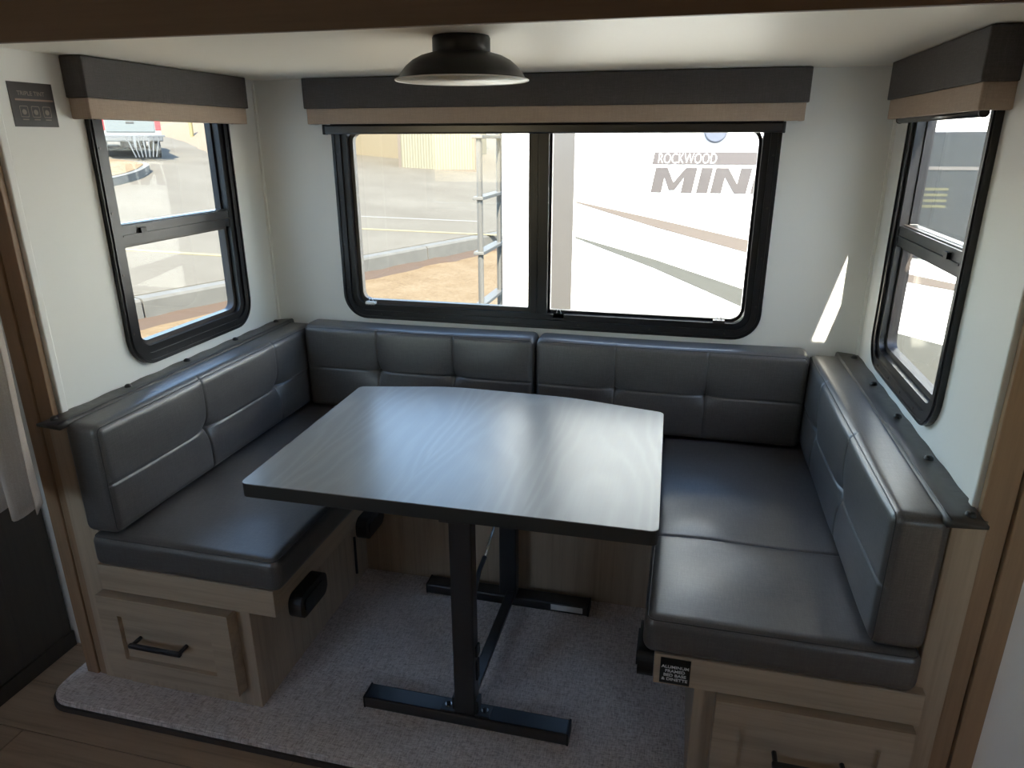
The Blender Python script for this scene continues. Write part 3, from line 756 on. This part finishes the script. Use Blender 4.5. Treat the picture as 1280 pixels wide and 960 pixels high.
# ------------------------------------------------------------------ pickup truck
def truck():
    gx, gy = -18.9, 20.25; gz = grounded(gx, gy)+.01
    hd = Vector((gx-CAM.x-4.0, gy-CAM.y-1.0)).normalized()      # heading, away from us
    rx = Vector((hd.y, -hd.x))
    T = thing('pickup_truck', (gx, gy, gz), 'white pickup truck with red tail lights parked across the lot', 'truck')
    def f(v): q = Vector((gx, gy))+rx*v[0]+hd*v[1]; return (q.x, q.y, gz+v[2])
    def part(nm, mt, mb, par=T, sm=False): return MB().add([f(v) for v in mb.v], mb.f).build(nm, mt, par, sm)
    body = MB().prism(roundpoly([(0, .62), (0, 1.38), (1.9, 1.40), (2.0, 1.42), (2.6, 1.98), (3.6, 1.98), (4.3, 1.42), (5.6, 1.28), (5.75, .6)], [.06, .06, .01, .05, .12, .15, .05, .15, .1]),
                      lambda p: (-.97, p[0], p[1]), lambda p: (.97, p[0], p[1]))
    b = part('body', truckm, body)
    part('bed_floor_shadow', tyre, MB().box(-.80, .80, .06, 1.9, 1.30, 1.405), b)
    part('rear_window', darkglass, MB().prism([(-.72, 1.46), (.72, 1.46), (.62, 1.88), (-.62, 1.88)], lambda p: (p[0], 2.02+(p[1]-1.42)*1.07, p[1]), lambda p: (p[0], 2.10+(p[1]-1.42)*1.07, p[1])), b)
    for sx in (-1, 1):
        part('side_window', darkglass, MB().prism([(2.45, 1.46), (3.95, 1.46), (3.5, 1.88), (2.68, 1.88)], lambda p: (sx*.955, p[0], p[1]), lambda p: (sx*.978, p[0], p[1])), b)
        part('tail_light', redm, MB().box(*sorted((sx*.80, sx*.985)), -.02, .10, .98, 1.34, .015))
        part('mirror', tyre, MB().box(*sorted((sx*.98, sx*1.18)), 3.75, 3.87, 1.42, 1.62, .02))
        for y in (1.15, 4.75):
            part('wheel', tyre, MB().tube([(sx*.74, y, .40), (sx*1.0, y, .40)], .40, 24))
    tg = part('tailgate', tailg, MB().box(-.78, .78, -.03, .05, .92, 1.34, .015))
    part('tailgate_handle', tyre, MB().box(-.13, .13, -.045, -.02, 1.20, 1.27, .008), tg)
    part('bumper', bumper_m, MB().box(-.98, .98, -.22, .02, .60, .82, .04))
    rk = part('hitch_rack', bumper_m, MB().box(-1.0, 1.0, -.55, -.47, .76, .82, .01).box(-.04, .04, -.5, -.05, .44, .52).box(-.04, .04, -.56, -.48, .40, .78))
    for k in range(7):
        a = (k-3)*.11
        part('rack_tine', bumper_m, MB().tube([(.28+a*1.6, -.51, .78), (.30+a, -.51, .08)], .022, 6), rk)
    part('axle', tyre, MB().tube([(-.7, 1.15, .40), (.7, 1.15, .40)], .07, 8)); part('spare_wheel', tyre, MB().tube([(0, .65, .42), (0, .65, .60)], .34, 20))
truck()

# ------------------------------------------------------------------ neighbouring trailer
TY = 1.5
tr = thing('travel_trailer', (2.4, 2.7, GZ), 'white travel trailer with grey stripes and lettering parked behind the window', 'trailer')
body = MB().prism(roundpoly([(-.52, -.48), (6.4, -.48), (6.9, .4), (6.6, 1.6), (6.0, 2.15), (-.52, 2.15)], [.05, .2, .3, .3, .3, .12]), lambda p: (p[0], TY, p[1]), lambda p: (p[0], TY+2.4, p[1]))
body.build('body', ext_white, tr)
box('corner_trim', (-.248, -.130, TY-.014, TY+.01, -.48, 2.12), greyt, tr, .004)
box('trim_edge', (-.130, -.122, TY-.018, TY+.01, -.48, 2.12), whitep, tr)
def decal(nm, P, mt, d=.003):
    return MB().prism(P, lambda p: (p[0], TY-d, p[1]), lambda p: (p[0], TY+.002, p[1])).build(nm, mt, tr)
decal('stripe', [(-.120, 1.092), (-.120, 1.100), (.3, 1.018), (.759, .924), (1.40, .806), (2.2, .66), (3.2, .50), (3.2, .43), (2.2, .60), (1.765, .707), (1.40, .762), (.759, .862), (.3, .975)], tanst)
decal('stripe', [(-.120, .909), (-.120, .918), (.3, .812), (.756, .676), (1.4, .513), (1.9, .40), (3.2, .12), (3.2, -.3), (1.9, .12), (1.4, .34), (.759, .583), (.3, .765)], greyst)
lb = decal('logo_bar', [(.262, 1.287), (.272, 1.346), (1.35, 1.346), (1.35, 1.287)], logom)
text('logo_text', 'ROCKWOOD', .070, lambda x, y, z: (.288+x, TY-.0035-z, 1.2925+y), whitep, lb, .66, .08, .0004, -.0011)
def letter(P, x0): return [(x0+px+.02*(pz), 1.150+pz*.122) for (px, pz) in P]
W_ = .05
K_ = .9
for P_, x_ in (([(0, 0), (0, 1), (.066, 1), (.115, .42), (.164, 1), (.228, 1), (.228, 0), (.166, 0), (.166, .60), (.130, .10), (.098, .10), (.060, .60), (.060, 0)], .262),
               ([(0, 0), (0, 1), (.062, 1), (.062, 0)], .487),
               ([(0, 0), (0, 1), (.066, 1), (.132, .38), (.132, 1), (.192, 1), (.192, 0), (.128, 0), (.060, .62), (.060, 0)], .556),
               ([(0, 0), (0, 1), (.062, 1), (.062, 0)], .748)):
    decal('logo_letter', letter([(a*K_, b) for a, b in P_], x_), logodk)
MB().lathe([(.056, 0), (.056, -.012), (.048, -.018), (0, -.018)], (.559, TY, 1.444), 28, 1).build('round_cap', circm, tr)
tw = MB().prism(rrect(1.22, 2.30, .862, 1.436, .06), lambda p: (p[0], TY-.012, p[1]), lambda p: (p[0], TY+.004, p[1])).build('window', black_fr, tr)
for (z0, z1) in ((.875, 1.270), (1.285, 1.425)):
    MB().prism(rrect(1.235, 2.285, z0, z1, .03), lambda p: (p[0], TY-.016, p[1]), lambda p: (p[0], TY-.010, p[1])).build('pane', darkglass, tw)
box('window_bar', (1.235, 2.285, TY-.020, TY-.01, 1.270, 1.285), greyt, tw)
for k in range(4): box('window_sticker', (1.50, 1.625, TY-.0172, TY-.0155, 1.178-k*.026, 1.190-k*.026), yell_sticker, tw)
for x in (2.9, 3.75):
    MB().tube([(x, TY+.02, GZ+.35), (x, TY+.25, GZ+.35)], .35, 24).build('wheel', tyre, tr)
box('stabiliser', (-.3, -.22, TY+.3, TY+.38, GZ, -.48), greyt, tr); box('frame_rail', (-.4, 6.0, TY+.3, TY+2.1, -.60, -.47), tyre, tr)
box('rear_bumper', (-.68, -.52, TY+.05, TY+2.35, -.45, -.33), greyt, tr, .01)
ld = MB()
YL0, YL1, XL = 1.565, 1.985, -.665
ld.tube([(-.53, YL0, 2.05), (XL, YL0, 1.98), (XL, YL0, -.25), (-.53, YL0, -.30)], .0165, 10); lo = ld.build('ladder_rail', ladderm, tr, True)
MB().tube([(-.53, YL1, 2.05), (XL, YL1, 1.98), (XL, YL1, -.25), (-.53, YL1, -.30)], .0165, 10).build('ladder_rail', ladderm, tr, True)
for z in (-.12, .20, .50, .80, 1.10, 1.42, 1.74):
    MB().box(XL-.034, XL+.026, YL0-.03, YL1+.03, z-.008, z+.010, .003).build('ladder_rung', ladderm, tr)
